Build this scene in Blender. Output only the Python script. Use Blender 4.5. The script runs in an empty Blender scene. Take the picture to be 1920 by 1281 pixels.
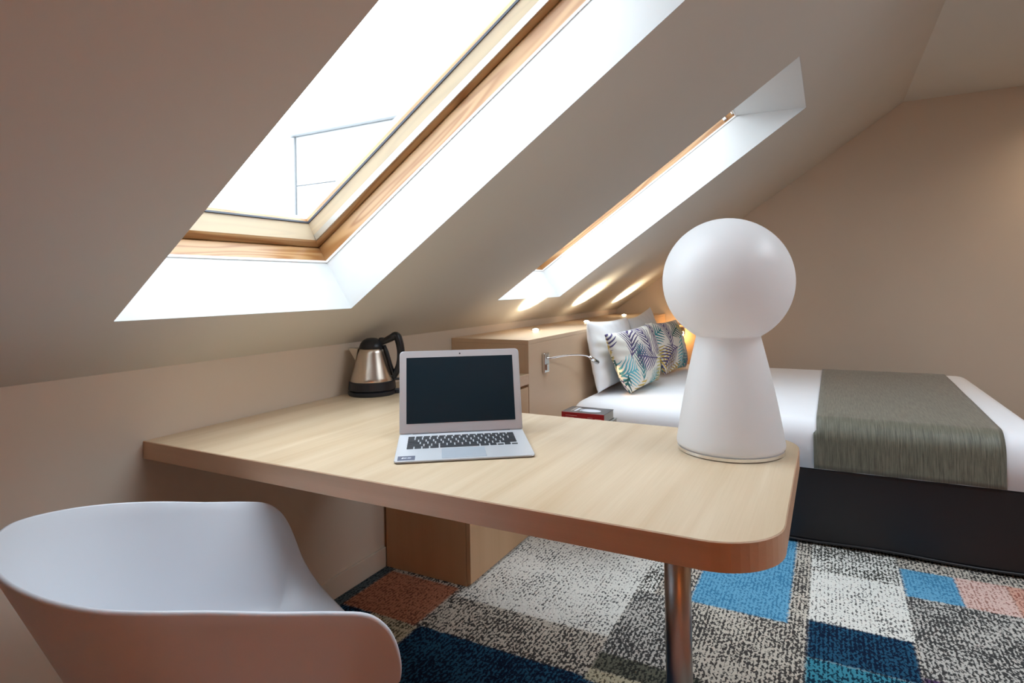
import bpy, bmesh, math, random
import numpy as np
from mathutils import Matrix, Vector

# ------------------------------------------------------------------ camera, world, light, exposure
S = bpy.context.scene
COL = S.collection
YAW, ROLL, PITCH = 0.48717, -0.01707, 0.00353
cam_d = bpy.data.cameras.new('camera')
cam_d.sensor_width = 36.0
cam_d.lens = 36.0 * 1120.06 / 1920.0
cam_d.shift_y = -105.73 / 1920.0
cam_d.clip_start = 0.02
cam = bpy.data.objects.new('camera', cam_d)
COL.objects.link(cam)
cam.matrix_world = (Matrix.Translation((1.65446, -1.1111, 1.15077)) @ Matrix.Rotation(YAW, 4, 'Z')
                    @ Matrix.Rotation(math.pi / 2 + PITCH, 4, 'X') @ Matrix.Rotation(ROLL, 4, 'Z'))
S.camera = cam

W = bpy.data.worlds.new('overcast_sky')
S.world = W
W.use_nodes = True
bg = W.node_tree.nodes['Background']
bg.inputs['Color'].default_value = (0.82, 0.915, 1.0, 1)
bg.inputs['Strength'].default_value = 9.6

S.view_settings.view_transform = 'Standard'
S.view_settings.look = 'None'
S.view_settings.gamma = 1.0
S.view_settings.use_curve_mapping = False
S.view_settings.exposure = 0.12
S.cycles.max_bounces = 10
S.cycles.diffuse_bounces = 7
S.cycles.glossy_bounces = 4
S.cycles.transparent_max_bounces = 12
S.cycles.sample_clamp_indirect = 6.0
S.cycles.caustics_reflective = False
S.cycles.caustics_refractive = False

# room dimensions (metres); x = distance from the knee wall, y = depth along it
ZK, TA = 0.9444, 0.691            # knee wall height, slope of the ceiling
AL = math.atan(TA); CA, SA = math.cos(AL), math.sin(AL)
YB, YG = -2.7, 3.985              # back and gable walls
XR = 4.3                          # right wall
XC = 2.149; ZC = ZK + TA * XC     # crease of slope and flat ceiling
SC = XC / CA
S0, S1, WIN_W, WIN_L, WIN_O = 0.2506, 1.910, 0.7728, 1.389, 0.197
WINS = (-0.3303, 1.4667)
DZ = 0.75                         # desk top


def sl(s, y, o=0.0):
    return Vector((s * CA - o * SA, y, ZK + s * SA + o * CA))


for wy in WINS:                   # portals only guide the sampling of the sky through the two skylights
    ld = bpy.data.lights.new('sky_portal', 'AREA')
    ld.shape = 'RECTANGLE'; ld.size = WIN_L; ld.size_y = WIN_W
    ld.cycles.is_portal = True
    lo = bpy.data.objects.new('sky_portal', ld)
    COL.objects.link(lo)
    lo.location = sl(S0 + WIN_L / 2, wy + WIN_W / 2, 0.40)
    lo.rotation_euler = (0, -AL, 0)

ld = bpy.data.lights.new('sky_portal', 'AREA'); ld.shape = 'RECTANGLE'; ld.size = 1.1; ld.size_y = 1.5; ld.cycles.is_portal = True
lo = bpy.data.objects.new('sky_portal', ld); COL.objects.link(lo); lo.location = (3.05, 0.75, ZC + 0.25)

# ------------------------------------------------------------------ helpers
def tag(o, label=None, cat=None, group=None, kind=None):
    if label: o['label'] = label
    if cat: o['category'] = cat
    if group: o['group'] = group
    if kind: o['kind'] = kind
    return o


def empty(name, loc=(0, 0, 0), rot=(0, 0, 0)):
    o = bpy.data.objects.new(name, None)
    o.empty_display_size = 0.05
    COL.objects.link(o)
    o.location = loc
    o.rotation_euler = rot
    return o


def link(name, me, mat=None, parent=None, world=False, smooth=False):
    """one mesh object; world=True keeps vertices given in world space under a translated parent"""
    if mat is not None and not me.materials:
        me.materials.append(mat)
    if smooth:
        me.polygons.foreach_set('use_smooth', [True] * len(me.polygons))
    o = bpy.data.objects.new(name, me)
    COL.objects.link(o)
    if parent is not None:
        o.parent = parent
        if world:
            t = parent.location if parent.type == 'EMPTY' else Vector((0, 0, 0))
            o.matrix_parent_inverse = Matrix.Translation(-t)
    return o


def to_mesh(bm, name='mesh'):
    bmesh.ops.recalc_face_normals(bm, faces=bm.faces)
    me = bpy.data.meshes.new(name)
    bm.to_mesh(me)
    bm.free()
    return me


def box(x0, x1, y0, y1, z0, z1, bev=0.0, seg=2, bm=None):
    own = bm is None
    if own: bm = bmesh.new()
    vs = [bm.verts.new((x, y, z)) for x in (x0, x1) for y in (y0, y1) for z in (z0, z1)]
    fs = [(0, 1, 3, 2), (4, 6, 7, 5), (0, 4, 5, 1), (2, 3, 7, 6), (0, 2, 6, 4), (1, 5, 7, 3)]
    faces = [bm.faces.new([vs[i] for i in f]) for f in fs]
    if bev:
        ed = list({e for f in faces for e in f.edges})
        bmesh.ops.bevel(bm, geom=ed, offset=bev, segments=seg, affect='EDGES', profile=0.5)
    return to_mesh(bm) if own else bm


def prism(pts, z0, z1, bev=0.0, axis='z'):
    bm = bmesh.new()
    def v(p, h):
        if axis == 'z': return (p[0], p[1], h)
        if axis == 'y': return (p[0], h, p[1])
        return (h, p[0], p[1])
    a = [bm.verts.new(v(p, z0)) for p in pts]
    b = [bm.verts.new(v(p, z1)) for p in pts]
    n = len(pts)
    lo_, hi_ = bm.faces.new(a[::-1]), bm.faces.new(b)
    for i in range(n):
        bm.faces.new((a[i], a[(i + 1) % n], b[(i + 1) % n], b[i]))
    if bev:
        bmesh.ops.bevel(bm, geom=list(hi_.edges) + list(lo_.edges), offset=bev, segments=2, affect='EDGES', profile=0.5)
    return to_mesh(bm)


def lathe(prof, n=48, cap=True, sx=1.0, sy=1.0):
    bm = bmesh.new()
    rings = []
    for r, z in prof:
        if r < 1e-5:
            rings.append([bm.verts.new((0, 0, z))])
        else:
            rings.append([bm.verts.new((r * sx * math.cos(2 * math.pi * k / n), r * sy * math.sin(2 * math.pi * k / n), z)) for k in range(n)])
    for a, b in zip(rings, rings[1:]):
        for k in range(n):
            k2 = (k + 1) % n
            if len(a) == 1 and len(b) == 1: continue
            if len(a) == 1: bm.faces.new((a[0], b[k], b[k2]))
            elif len(b) == 1: bm.faces.new((a[k], a[k2], b[0]))
            else: bm.faces.new((a[k], a[k2], b[k2], b[k]))
    if cap:
        for r in (rings[0], rings[-1]):
            if len(r) > 1: bm.faces.new(r)
    return to_mesh(bm)


def catmull(pts, n=8):
    P = [Vector(p) for p in pts]
    P = [P[0] * 2 - P[1]] + P + [P[-1] * 2 - P[-2]]
    out = []
    for i in range(1, len(P) - 2):
        for k in range(n):
            t = k / n
            a, b, c, d = P[i - 1], P[i], P[i + 1], P[i + 2]
            out.append(0.5 * ((2 * b) + (c - a) * t + (2 * a - 5 * b + 4 * c - d) * t * t + (3 * b - a - 3 * c + d) * t ** 3))
    out.append(P[-2])
    return out


def tube(path, rad, n=12, flat=1.0):
    """rad: number or list per point"""
    path = [Vector(p) for p in path]
    if not isinstance(rad, (list, tuple)): rad = [rad] * len(path)
    bm = bmesh.new(); rings = []
    up = Vector((0, 1, 0))
    for i, p in enumerate(path):
        t = (path[min(i + 1, len(path) - 1)] - path[max(i - 1, 0)]).normalized()
        s = t.cross(up)
        if s.length < 1e-3: s = t.cross(Vector((1, 0, 0)))
        s.normalize(); u = s.cross(t).normalized()
        rings.append([bm.verts.new(p + rad[i] * (math.cos(2 * math.pi * k / n) * s + flat * math.sin(2 * math.pi * k / n) * u)) for k in range(n)])
    for a, b in zip(rings, rings[1:]):
        for k in range(n):
            bm.faces.new((a[k], a[(k + 1) % n], b[(k + 1) % n], b[k]))
    bm.faces.new(rings[0]); bm.faces.new(rings[-1])
    return to_mesh(bm)


def rrect(x0, x1, y0, y1, r, n=8):
    """rounded rectangle, r = radius or 4 radii (x0y0, x1y0, x1y1, x0y1)"""
    if not isinstance(r, (list, tuple)): r = [r] * 4
    out = []
    for (cx, cy, a0), q in zip(((x0, y0, 180), (x1, y0, 270), (x1, y1, 0), (x0, y1, 90)), r):
        if q < 1e-6: out.append((cx, cy)); continue
        mx = cx + q if cx == x0 else cx - q
        my = cy + q if cy == y0 else cy - q
        for k in range(n + 1):
            a = math.radians(a0 + 90 * k / n)
            out.append((mx + q * math.cos(a), my + q * math.sin(a)))
    return out

# ------------------------------------------------------------------ materials
def mat(name):
    m = bpy.data.materials.new(name)
    m.use_nodes = True
    nt = m.node_tree
    return m, nt, nt.nodes['Principled BSDF']


def N(nt, t, **kw):
    n = nt.nodes.new(t)
    for k, v in kw.items():
        if k.startswith('i_'): n.inputs[k[2:].replace('_', ' ')].default_value = v
        else: setattr(n, k, v)
    return n


def rgba(c): return (c[0], c[1], c[2], 1)


def math_node(nt, op, a, b=None, c=None):
    n = nt.nodes.new('ShaderNodeMath'); n.operation = op
    for i, v in enumerate((a, b, c)):
        if v is None: continue
        if isinstance(v, (int, float)): n.inputs[i].default_value = v
        else: nt.links.new(v, n.inputs[i])
    return n.outputs[0]


def mixc(nt, fac, a, b, blend='MIX'):
    n = nt.nodes.new('ShaderNodeMix'); n.data_type = 'RGBA'; n.blend_type = blend
    for i, v in ((0, fac), (6, a), (7, b)):
        if isinstance(v, tuple): n.inputs[i].default_value = rgba(v)
        elif isinstance(v, (int, float)): n.inputs[i].default_value = v
        else: nt.links.new(v, n.inputs[i])
    return n.outputs[2]


def bump(nt, bsdf, h, strength=0.2, dist=0.002):
    b = N(nt, 'ShaderNodeBump'); b.inputs['Strength'].default_value = strength; b.inputs['Distance'].default_value = dist
    nt.links.new(h, b.inputs['Height']); nt.links.new(b.outputs[0], bsdf.inputs['Normal'])


def plain(name, col, rough=0.6, metal=0.0, var=0.05, scale=8.0, bmp=0.0, bscale=300.0, spec=0.5):
    m, nt, b = mat(name)
    tc = N(nt, 'ShaderNodeTexCoord')
    no = N(nt, 'ShaderNodeTexNoise'); no.inputs['Scale'].default_value = scale; no.inputs['Detail'].default_value = 4
    nt.links.new(tc.outputs['Object'], no.inputs['Vector'])
    c = mixc(nt, no.outputs[0], tuple(x * (1 - var) for x in col), tuple(min(1, x * (1 + var)) for x in col))
    nt.links.new(c, b.inputs['Base Color'])
    b.inputs['Roughness'].default_value = rough; b.inputs['Metallic'].default_value = metal
    b.inputs['Specular IOR Level'].default_value = spec
    if bmp:
        n2 = N(nt, 'ShaderNodeTexNoise'); n2.inputs['Scale'].default_value = bscale
        nt.links.new(tc.outputs['Object'], n2.inputs['Vector'])
        bump(nt, b, n2.outputs[0], bmp, 0.001)
    return m


def wood(name, light, dark, axis, across=14.0, along=0.9, rough=0.42, figure=0.5, fine=0.35, spec=0.4):
    """grain runs along the given axis of the object"""
    m, nt, b = mat(name)
    tc = N(nt, 'ShaderNodeTexCoord')
    def mp(a, c):
        q = N(nt, 'ShaderNodeMapping')
        q.inputs['Scale'].default_value = tuple(a if k == axis else c for k in 'xyz')
        nt.links.new(tc.outputs['Object'], q.inputs['Vector']); return q.outputs[0]
    n1 = N(nt, 'ShaderNodeTexNoise'); n1.inputs['Scale'].default_value = 1.0; n1.inputs['Detail'].default_value = 3; n1.inputs['Distortion'].default_value = 0.6
    nt.links.new(mp(along, across), n1.inputs['Vector'])
    n2 = N(nt, 'ShaderNodeTexNoise'); n2.inputs['Scale'].default_value = 1.0; n2.inputs['Detail'].default_value = 5; n2.inputs['Roughness'].default_value = 0.65
    nt.links.new(mp(along * 5, across * 16), n2.inputs['Vector'])
    r = N(nt, 'ShaderNodeValToRGB')
    r.color_ramp.elements[0].position = 0.5 - 0.3; r.color_ramp.elements[1].position = 0.5 + 0.28
    nt.links.new(n1.outputs[0], r.inputs[0])
    f = math_node(nt, 'MULTIPLY', r.outputs[0], figure)
    f2 = math_node(nt, 'MULTIPLY_ADD', n2.outputs[0], fine, f)
    f3 = math_node(nt, 'SUBTRACT', f2, fine * 0.3)
    cl = N(nt, 'ShaderNodeClamp'); nt.links.new(f3, cl.inputs[0])
    nt.links.new(mixc(nt, cl.outputs[0], light, dark), b.inputs['Base Color'])
    b.inputs['Roughness'].default_value = rough
    b.inputs['Specular IOR Level'].default_value = spec
    bump(nt, b, n2.outputs[0], 0.08, 0.001)
    return m


def pine(name, axis, shift=0.0, k=1.0, pale=0.0):
    """pine with cathedral figure, grain along the axis"""
    m, nt, b = mat(name)
    tc = N(nt, 'ShaderNodeTexCoord')
    mp = N(nt, 'ShaderNodeMapping')
    mp.inputs['Scale'].default_value = tuple(2.2 if k == axis else 20.0 for k in 'xyz')
    mp.inputs['Location'].default_value = (shift, shift, 0)
    nt.links.new(tc.outputs['Object'], mp.inputs['Vector'])
    n0 = N(nt, 'ShaderNodeTexNoise'); n0.inputs['Scale'].default_value = 0.8; n0.inputs['Detail'].default_value = 1.0; n0.inputs['Distortion'].default_value = 0.3
    nt.links.new(mp.outputs[0], n0.inputs['Vector'])
    w = math_node(nt, 'SINE', math_node(nt, 'MULTIPLY', n0.outputs[0], 42.0))
    w2 = math_node(nt, 'MULTIPLY_ADD', w, 0.5, 0.5)
    w3 = math_node(nt, 'POWER', w2, 1.6)
    n2 = N(nt, 'ShaderNodeTexNoise'); n2.inputs['Scale'].default_value = 9.0; n2.inputs['Detail'].default_value = 4
    nt.links.new(mp.outputs[0], n2.inputs['Vector'])
    c = mixc(nt, w3, (0.66, 0.38, 0.17), (0.40, 0.165, 0.05))
    c = mixc(nt, math_node(nt, 'MULTIPLY', n2.outputs[0], 0.5), c, (0.58, 0.31, 0.12))
    c = mixc(nt, pale, mixc(nt, 1.0, c, (k, k, k), 'MULTIPLY'), (0.74, 0.66, 0.50))
    nt.links.new(c, b.inputs['Base Color'])
    b.inputs['Roughness'].default_value = 0.35
    return m


WALL = plain('beige_wall_paint', (0.70, 0.605, 0.505), 0.85, var=0.03, scale=2.0, bmp=0.05, bscale=180)
SLOPE = plain('greige_ceiling_paint', (0.68, 0.66, 0.61), 0.85, var=0.03, scale=2.0, bmp=0.05, bscale=180)
REVEAL = plain('white_reveal_paint', (0.66, 0.67, 0.67), 0.6, var=0.015, scale=3.0)
OAK_Y = wood('oak_veneer_lengthwise', (0.70, 0.57, 0.415), (0.46, 0.31, 0.17), 'y', figure=0.75, fine=0.4)
OAK_X = wood('oak_edge_band', (0.68, 0.47, 0.32), (0.52, 0.33, 0.20), 'x', across=30, along=1.5)
OAK_Z = wood('oak_veneer_upright', (0.62, 0.41, 0.24), (0.50, 0.30, 0.16), 'z', across=12, along=0.7)
OAK_D = wood('dark_oak_bounce_panelling', (0.46, 0.24, 0.115), (0.36, 0.17, 0.075), 'z', across=10, along=0.7)
OAK_HB = wood('oak_headboard_veneer', (0.70, 0.52, 0.36), (0.60, 0.42, 0.27), 'y', across=9, along=0.7, figure=0.5, fine=0.25)
PINE_X = pine('pine_along_slope', 'x', k=0.72)
PINE_Y = pine('pine_crosswise', 'y', 3.1, k=0.72)
PALE_X = pine('skylit_pine_along_slope', 'x', 1.3, pale=0.75)  # paler copies of the pine, with sky glare put into the colour
PALE_Y = pine('skylit_pine_crosswise', 'y', 4.2, pale=0.8)
ALU = plain('brushed_aluminium', (0.72, 0.74, 0.76), 0.35, 1.0, var=0.04)
ALU_GREY = plain('grey_aluminium_cladding', (0.42, 0.41, 0.45), 0.5, 0.3)
WHITE_METAL = plain('white_enamel', (0.85, 0.86, 0.87), 0.4)
GASKET = plain('black_rubber', (0.03, 0.035, 0.05), 0.6)
CHROME = plain('polished_chrome', (0.82, 0.82, 0.83), 0.12, 1.0, var=0.02)
STEEL = plain('satin_steel', (0.52, 0.51, 0.50), 0.33, 1.0, var=0.05)
BLACK = plain('black_plastic', (0.012, 0.014, 0.02), 0.35)
SHEET = plain('white_bed_linen', (0.88, 0.89, 0.93), 0.8, var=0.02, bmp=0.08, bscale=500)
PILLOW = plain('white_pillow_cotton', (0.86, 0.87, 0.90), 0.8, var=0.02, bmp=0.08, bscale=500)
BASE_F = plain('black_bed_base_leatherette', (0.010, 0.0092, 0.0115), 0.45, var=0.15, bmp=0.1, bscale=400)
SHELL = plain('white_moulded_plastic', (0.66, 0.69, 0.75), 0.42, var=0.01)

m, nt, b = mat('opal_glass'); OPAL = m
b.inputs['Base Color'].default_value = (0.90, 0.90, 0.91, 1); b.inputs['Roughness'].default_value = 0.35
tl = N(nt, 'ShaderNodeBsdfTranslucent'); tl.inputs['Color'].default_value = (0.95, 0.95, 0.96, 1)
mx = N(nt, 'ShaderNodeMixShader'); mx.inputs[0].default_value = 0.45
nt.links.new(b.outputs[0], mx.inputs[1]); nt.links.new(tl.outputs[0], mx.inputs[2])
nt.links.new(mx.outputs[0], nt.nodes['Material Output'].inputs[0])

m, nt, b = mat('window_glass'); GLASS = m
nt.nodes.remove(b)
fr = N(nt, 'ShaderNodeFresnel'); fr.inputs['IOR'].default_value = 1.3
tr = N(nt, 'ShaderNodeBsdfTransparent'); tr.inputs['Color'].default_value = (0.83, 0.84, 0.84, 1)
gl = N(nt, 'ShaderNodeBsdfGlossy'); gl.inputs['Roughness'].default_value = 0.02
mx = N(nt, 'ShaderNodeMixShader')
geo = N(nt, 'ShaderNodeNewGeometry')
nt.links.new(math_node(nt, 'MULTIPLY', fr.outputs[0], math_node(nt, 'SUBTRACT', 1.0, geo.outputs['Backfacing'])), mx.inputs[0]); nt.links.new(tr.outputs[0], mx.inputs[1]); nt.links.new(gl.outputs[0], mx.inputs[2])
nt.links.new(mx.outputs[0], nt.nodes['Material Output'].inputs[0])


GLASS_CLEAR = GLASS.copy(); GLASS_CLEAR.name = 'clear_added_roof_light_glass'
for n_ in GLASS_CLEAR.node_tree.nodes:
    if n_.type == 'BSDF_TRANSPARENT': n_.inputs['Color'].default_value = (0.97, 0.98, 0.98, 1)


def emissive(name, col, strength):
    m, nt, b = mat(name)
    b.inputs['Base Color'].default_value = rgba(col)
    b.inputs['Emission Color'].default_value = rgba(col); b.inputs['Emission Strength'].default_value = strength
    return m


LED = emissive('lit_led_lens', (1.0, 0.86, 0.62), 60.0)
LED_ORANGE = emissive('lit_warm_led_lens', (1.0, 0.55, 0.2), 60.0)


# ---- carpet: printed colour blocks of looped yarn
def carpet():
    m, nt, b = mat('patchwork_loop_carpet')
    tc = N(nt, 'ShaderNodeTexCoord')
    wob = N(nt, 'ShaderNodeTexNoise'); wob.inputs['Scale'].default_value = 90.0; wob.inputs['Detail'].default_value = 1.0
    nt.links.new(tc.outputs['Object'], wob.inputs['Vector'])
    sub = N(nt, 'ShaderNodeVectorMath', operation='SUBTRACT'); sub.inputs[1].default_value = (0.5, 0.5, 0.5)
    nt.links.new(wob.outputs['Color'], sub.inputs[0])
    sc = N(nt, 'ShaderNodeVectorMath', operation='SCALE'); sc.inputs['Scale'].default_value = 0.016
    nt.links.new(sub.outputs[0], sc.inputs[0])
    ad = N(nt, 'ShaderNodeVectorMath', operation='ADD')
    nt.links.new(tc.outputs['Object'], ad.inputs[0]); nt.links.new(sc.outputs[0], ad.inputs[1])
    sp = N(nt, 'ShaderNodeSeparateXYZ'); nt.links.new(ad.outputs[0], sp.inputs[0])
    X, Y = sp.outputs[0], sp.outputs[1]
    beige = ((0.58, 0.53, 0.46), (0.055, 0.05, 0.048), 0.50)
    grey = ((0.52, 0.50, 0.47), (0.05, 0.05, 0.05), 0.52)
    white = ((0.76, 0.75, 0.71), (0.10, 0.10, 0.10), 0.40)
    white2 = ((0.74, 0.73, 0.69), (0.05, 0.05, 0.045), 0.49)
    navy = ((0.018, 0.085, 0.16), (0.004, 0.012, 0.035), 0.52)
    teal = ((0.05, 0.26, 0.36), (0.006, 0.03, 0.06), 0.50)
    blue = ((0.135, 0.37, 0.57), (0.05, 0.20, 0.36), 0.47)
    rust = ((0.46, 0.20, 0.12), (0.20, 0.08, 0.05), 0.45)
    pink = ((0.70, 0.50, 0.45), (0.34, 0.17, 0.14), 0.42)
    coral = ((0.64, 0.36, 0.28), (0.32, 0.12, 0.09), 0.46)
    olive = ((0.13, 0.13, 0.10), (0.03, 0.032, 0.028), 0.50)
    straw = ((0.50, 0.46, 0.33), (0.10, 0.09, 0.06), 0.42)
    slate = ((0.10, 0.13, 0.14), (0.03, 0.04, 0.05), 0.45)
    plum = ((0.10, 0.06, 0.14), (0.02, 0.015, 0.03), 0.5)
    rects = [  # x0 x1 y0 y1 kind  (later ones lie over earlier ones)
        (-0.1, 0.06, -3, 0.83, slate), (0.06, 0.385, 0.53, 0.812, rust), (0.06, 0.20, -0.2, 0.53, navy),
        (0.20, 0.40, -0.6, 0.53, straw), (0.40, 1.02, -0.05, 0.543, navy), (1.02, 1.30, 0.10, 0.53, navy),
        (0.40, 0.997, 0.543, 0.76, beige), (0.40, 0.997, 0.76, 2.0, white), (0.997, 1.06, 1.10, 2.0, white2),
        (1.0, 1.20, 0.675, 1.10, grey), (1.0, 1.31, 0.585, 0.675, olive), (1.0, 1.31, 0.53, 0.585, straw),
        (1.19, 1.512, 1.103, 2.0, blue), (1.574, 1.884, 1.157, 1.56, white), (1.574, 1.884, 1.56, 2.0, white2),
        (1.574, 1.874, 0.93, 1.157, navy), (1.574, 1.874, 0.60, 0.93, teal),
        (1.887, 2.062, 1.48, 1.72, blue), (2.062, 2.22, 1.475, 1.725, pink), (2.22, 2.55, 1.475, 1.735, coral),
        (1.884, 2.70, 0.97, 1.48, grey), (1.876, 2.3, 0.70, 0.97, plum), (1.884, 3.0, 1.725, 2.2, beige),
        (0.4, 1.0, -1.2, -0.05, rust), (1.0, 1.6, -1.5, 0.1, coral), (1.6, 2.4, -1.2, 0.6, rust), (2.4, 3.2, -0.6, 0.97, rust),
        (2.7, 3.4, 0.97, 2.0, white), (3.2, 4.3, -1.4, 0.97, navy), (2.3, 3.1, -2.7, -1.2, coral), (0.2, 1.0, -2.7, -1.4, teal)]
    L, D, T = beige[0], beige[1], beige[2]
    soft = 0.006
    def edge(v, at, up):
        n = N(nt, 'ShaderNodeMapRange'); n.interpolation_type = 'LINEAR'
        n.inputs['From Min'].default_value = at - soft; n.inputs['From Max'].default_value = at + soft
        n.inputs['To Min'].default_value = 0.0 if up else 1.0; n.inputs['To Max'].default_value = 1.0 if up else 0.0
        nt.links.new(v, n.inputs['Value']); return n.outputs[0]
    cache = {}
    for x0, x1, y0, y1, k in rects:
        e = []
        for v, at, up in ((X, x0, 1), (X, x1, 0), (Y, y0, 1), (Y, y1, 0)):
            key = (id(v), at, up)
            if key not in cache: cache[key] = edge(v, at, up)
            e.append(cache[key])
        f = math_node(nt, 'MULTIPLY', math_node(nt, 'MULTIPLY', e[0], e[1]), math_node(nt, 'MULTIPLY', e[2], e[3]))
        L = mixc(nt, f, L, k[0]); D = mixc(nt, f, D, k[1])
        a = nt.nodes.new('ShaderNodeMix'); a.data_type = 'FLOAT'
        nt.links.new(f, a.inputs[0])
        if isinstance(T, float): a.inputs[2].default_value = T
        else: nt.links.new(T, a.inputs[2])
        a.inputs[3].default_value = k[2]
        T = a.outputs[0]
    # stitches in rows along y
    row = N(nt, 'ShaderNodeMapping'); row.inputs['Scale'].default_value = (95, 62, 1)
    nt.links.new(tc.outputs['Object'], row.inputs['Vector'])
    n1 = N(nt, 'ShaderNodeTexNoise'); n1.inputs['Scale'].default_value = 1.0; n1.inputs['Detail'].default_value = 2.0; n1.inputs['Roughness'].default_value = 0.6
    nt.links.new(row.outputs[0], n1.inputs['Vector'])
    n2 = N(nt, 'ShaderNodeTexNoise'); n2.inputs['Scale'].default_value = 7.0; n2.inputs['Detail'].default_value = 3.0
    nt.links.new(tc.outputs['Object'], n2.inputs['Vector'])
    rows = math_node(nt, 'SINE', math_node(nt, 'MULTIPLY', X, 2 * math.pi / 0.0125))
    h = math_node(nt, 'MULTIPLY_ADD', rows, 0.085, n1.outputs[0])
    rows2 = math_node(nt, 'SINE', math_node(nt, 'MULTIPLY', Y, 2 * math.pi / 0.017))
    h = math_node(nt, 'MULTIPLY_ADD', math_node(nt, 'MULTIPLY', rows, rows2), 0.05, h)
    h = math_node(nt, 'MULTIPLY_ADD', math_node(nt, 'SUBTRACT', n2.outputs[0], 0.5), 0.35, h)
    mr = N(nt, 'ShaderNodeMapRange')
    nt.links.new(h, mr.inputs['Value'])
    nt.links.new(math_node(nt, 'SUBTRACT', T, 0.05), mr.inputs['From Min']); nt.links.new(math_node(nt, 'ADD', T, 0.05), mr.inputs['From Max'])
    c = mixc(nt, mr.outputs[0], D, L)
    nt.links.new(c, b.inputs['Base Color'])
    b.inputs['Roughness'].default_value = 0.95; b.inputs['Specular IOR Level'].default_value = 0.1
    v = N(nt, 'ShaderNodeTexVoronoi'); v.inputs['Scale'].default_value = 1.0
    nt.links.new(row.outputs[0], v.inputs['Vector'])
    bump(nt, b, math_node(nt, 'SUBTRACT', n1.outputs[0], math_node(nt, 'MULTIPLY', v.outputs['Distance'], 0.5)), 0.8, 0.006)
    return m


# ------------------------------------------------------------------ the room
def struct(name, me, m, label):
    return tag(link(name, me, m), label, kind='structure')


floor = struct('floor', box(-0.1, XR + 0.1, YB - 0.1, YG + 0.1, -0.1, 0.0), carpet(), 'patchwork loop-pile carpet in grey, white, blue and rust blocks')
struct('wall_left', box(-0.12, 0.0, YB - 0.1, YG + 0.1, 0, ZK), WALL, 'low beige knee wall under the sloped ceiling')
g = [(-0.1, 0), (XR + 0.1, 0), (XR + 0.1, ZC + 0.1), (XC, ZC + 0.1), (-0.1, ZK - 0.07 + 0.1)]
struct('wall_back', prism(g, YG, YG + 0.12, axis='y'), WALL, 'beige gable wall behind the bed')
struct('wall_front', prism(g, YB - 0.12, YB, axis='y'), WALL, 'beige gable wall opposite the bed')
struct('wall_right', box(XR, XR + 0.12, YB - 0.1, YG + 0.1, 0, ZC + 0.1), OAK_D, 'unseen wall opposite the knee wall, oak panelling added for warm bounce')  # panelling added out of view so this wall bounces warm light
RLX0, RLX1, RLY0, RLY1 = 2.5, 3.6, 0.0, 1.5      # unseen roof light, added over the middle of the room for cool fill
bm = bmesh.new()
for q in ((XC, RLX0, YB - 0.1, YG + 0.1), (RLX1, XR + 0.1, YB - 0.1, YG + 0.1), (RLX0, RLX1, YB - 0.1, RLY0), (RLX0, RLX1, RLY1, YG + 0.1)):
    box(*q, ZC, ZC + 0.12, bm=bm)
struct('ceiling', to_mesh(bm), SLOPE, 'flat greige ceiling meeting the slope')
struct('baseboard_left', box(0.0, 0.012, YB, 0.832, 0, 0.081, 0.002), WALL, 'low beige baseboard along the knee wall')


def slope_mesh():
    bm = bmesh.new()
    ss = [-0.02, S0, S1, SC + 0.02]
    ys = [YB - 0.1]
    for y in WINS: ys += [y, y + WIN_W]
    ys.append(YG + 0.1)
    for off in (0.0, 0.03):
        grid = [[bm.verts.new(sl(s, y, off)) for y in ys] for s in ss]
        for i in range(3):
            for j in range(len(ys) - 1):
                if i == 1 and j in (1, 3): continue
                bm.faces.new((grid[i][j], grid[i + 1][j], grid[i + 1][j + 1], grid[i][j + 1]))
    me = bpy.data.meshes.new('slope'); bm.to_mesh(me); bm.free()
    return me


struct('ceiling_slope', slope_mesh(), SLOPE, 'sloped greige attic ceiling pierced by two skylights')


# ------------------------------------------------------------------ skylights
def ring_side(prof, k, closed=True, L=WIN_L, Wd=WIN_W):
    """side k of a mitred rectangular frame: 0 bottom, 1 far (y=W), 2 top, 3 near; profile points are (inset, outward)"""
    bm = bmesh.new()
    def cn(i): return [(i, i), (i, Wd - i), (L - i, Wd - i), (L - i, i)]
    A = [bm.verts.new((*cn(i)[k], o)) for i, o in prof]
    B = [bm.verts.new((*cn(i)[(k + 1) % 4], o)) for i, o in prof]
    n = len(prof)
    for q in range(n if closed else n - 1):
        bm.faces.new((A[q], A[(q + 1) % n], B[(q + 1) % n], B[q]))
    if closed:
        bm.faces.new(A[::-1]); bm.faces.new(B)
    return to_mesh(bm)


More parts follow.
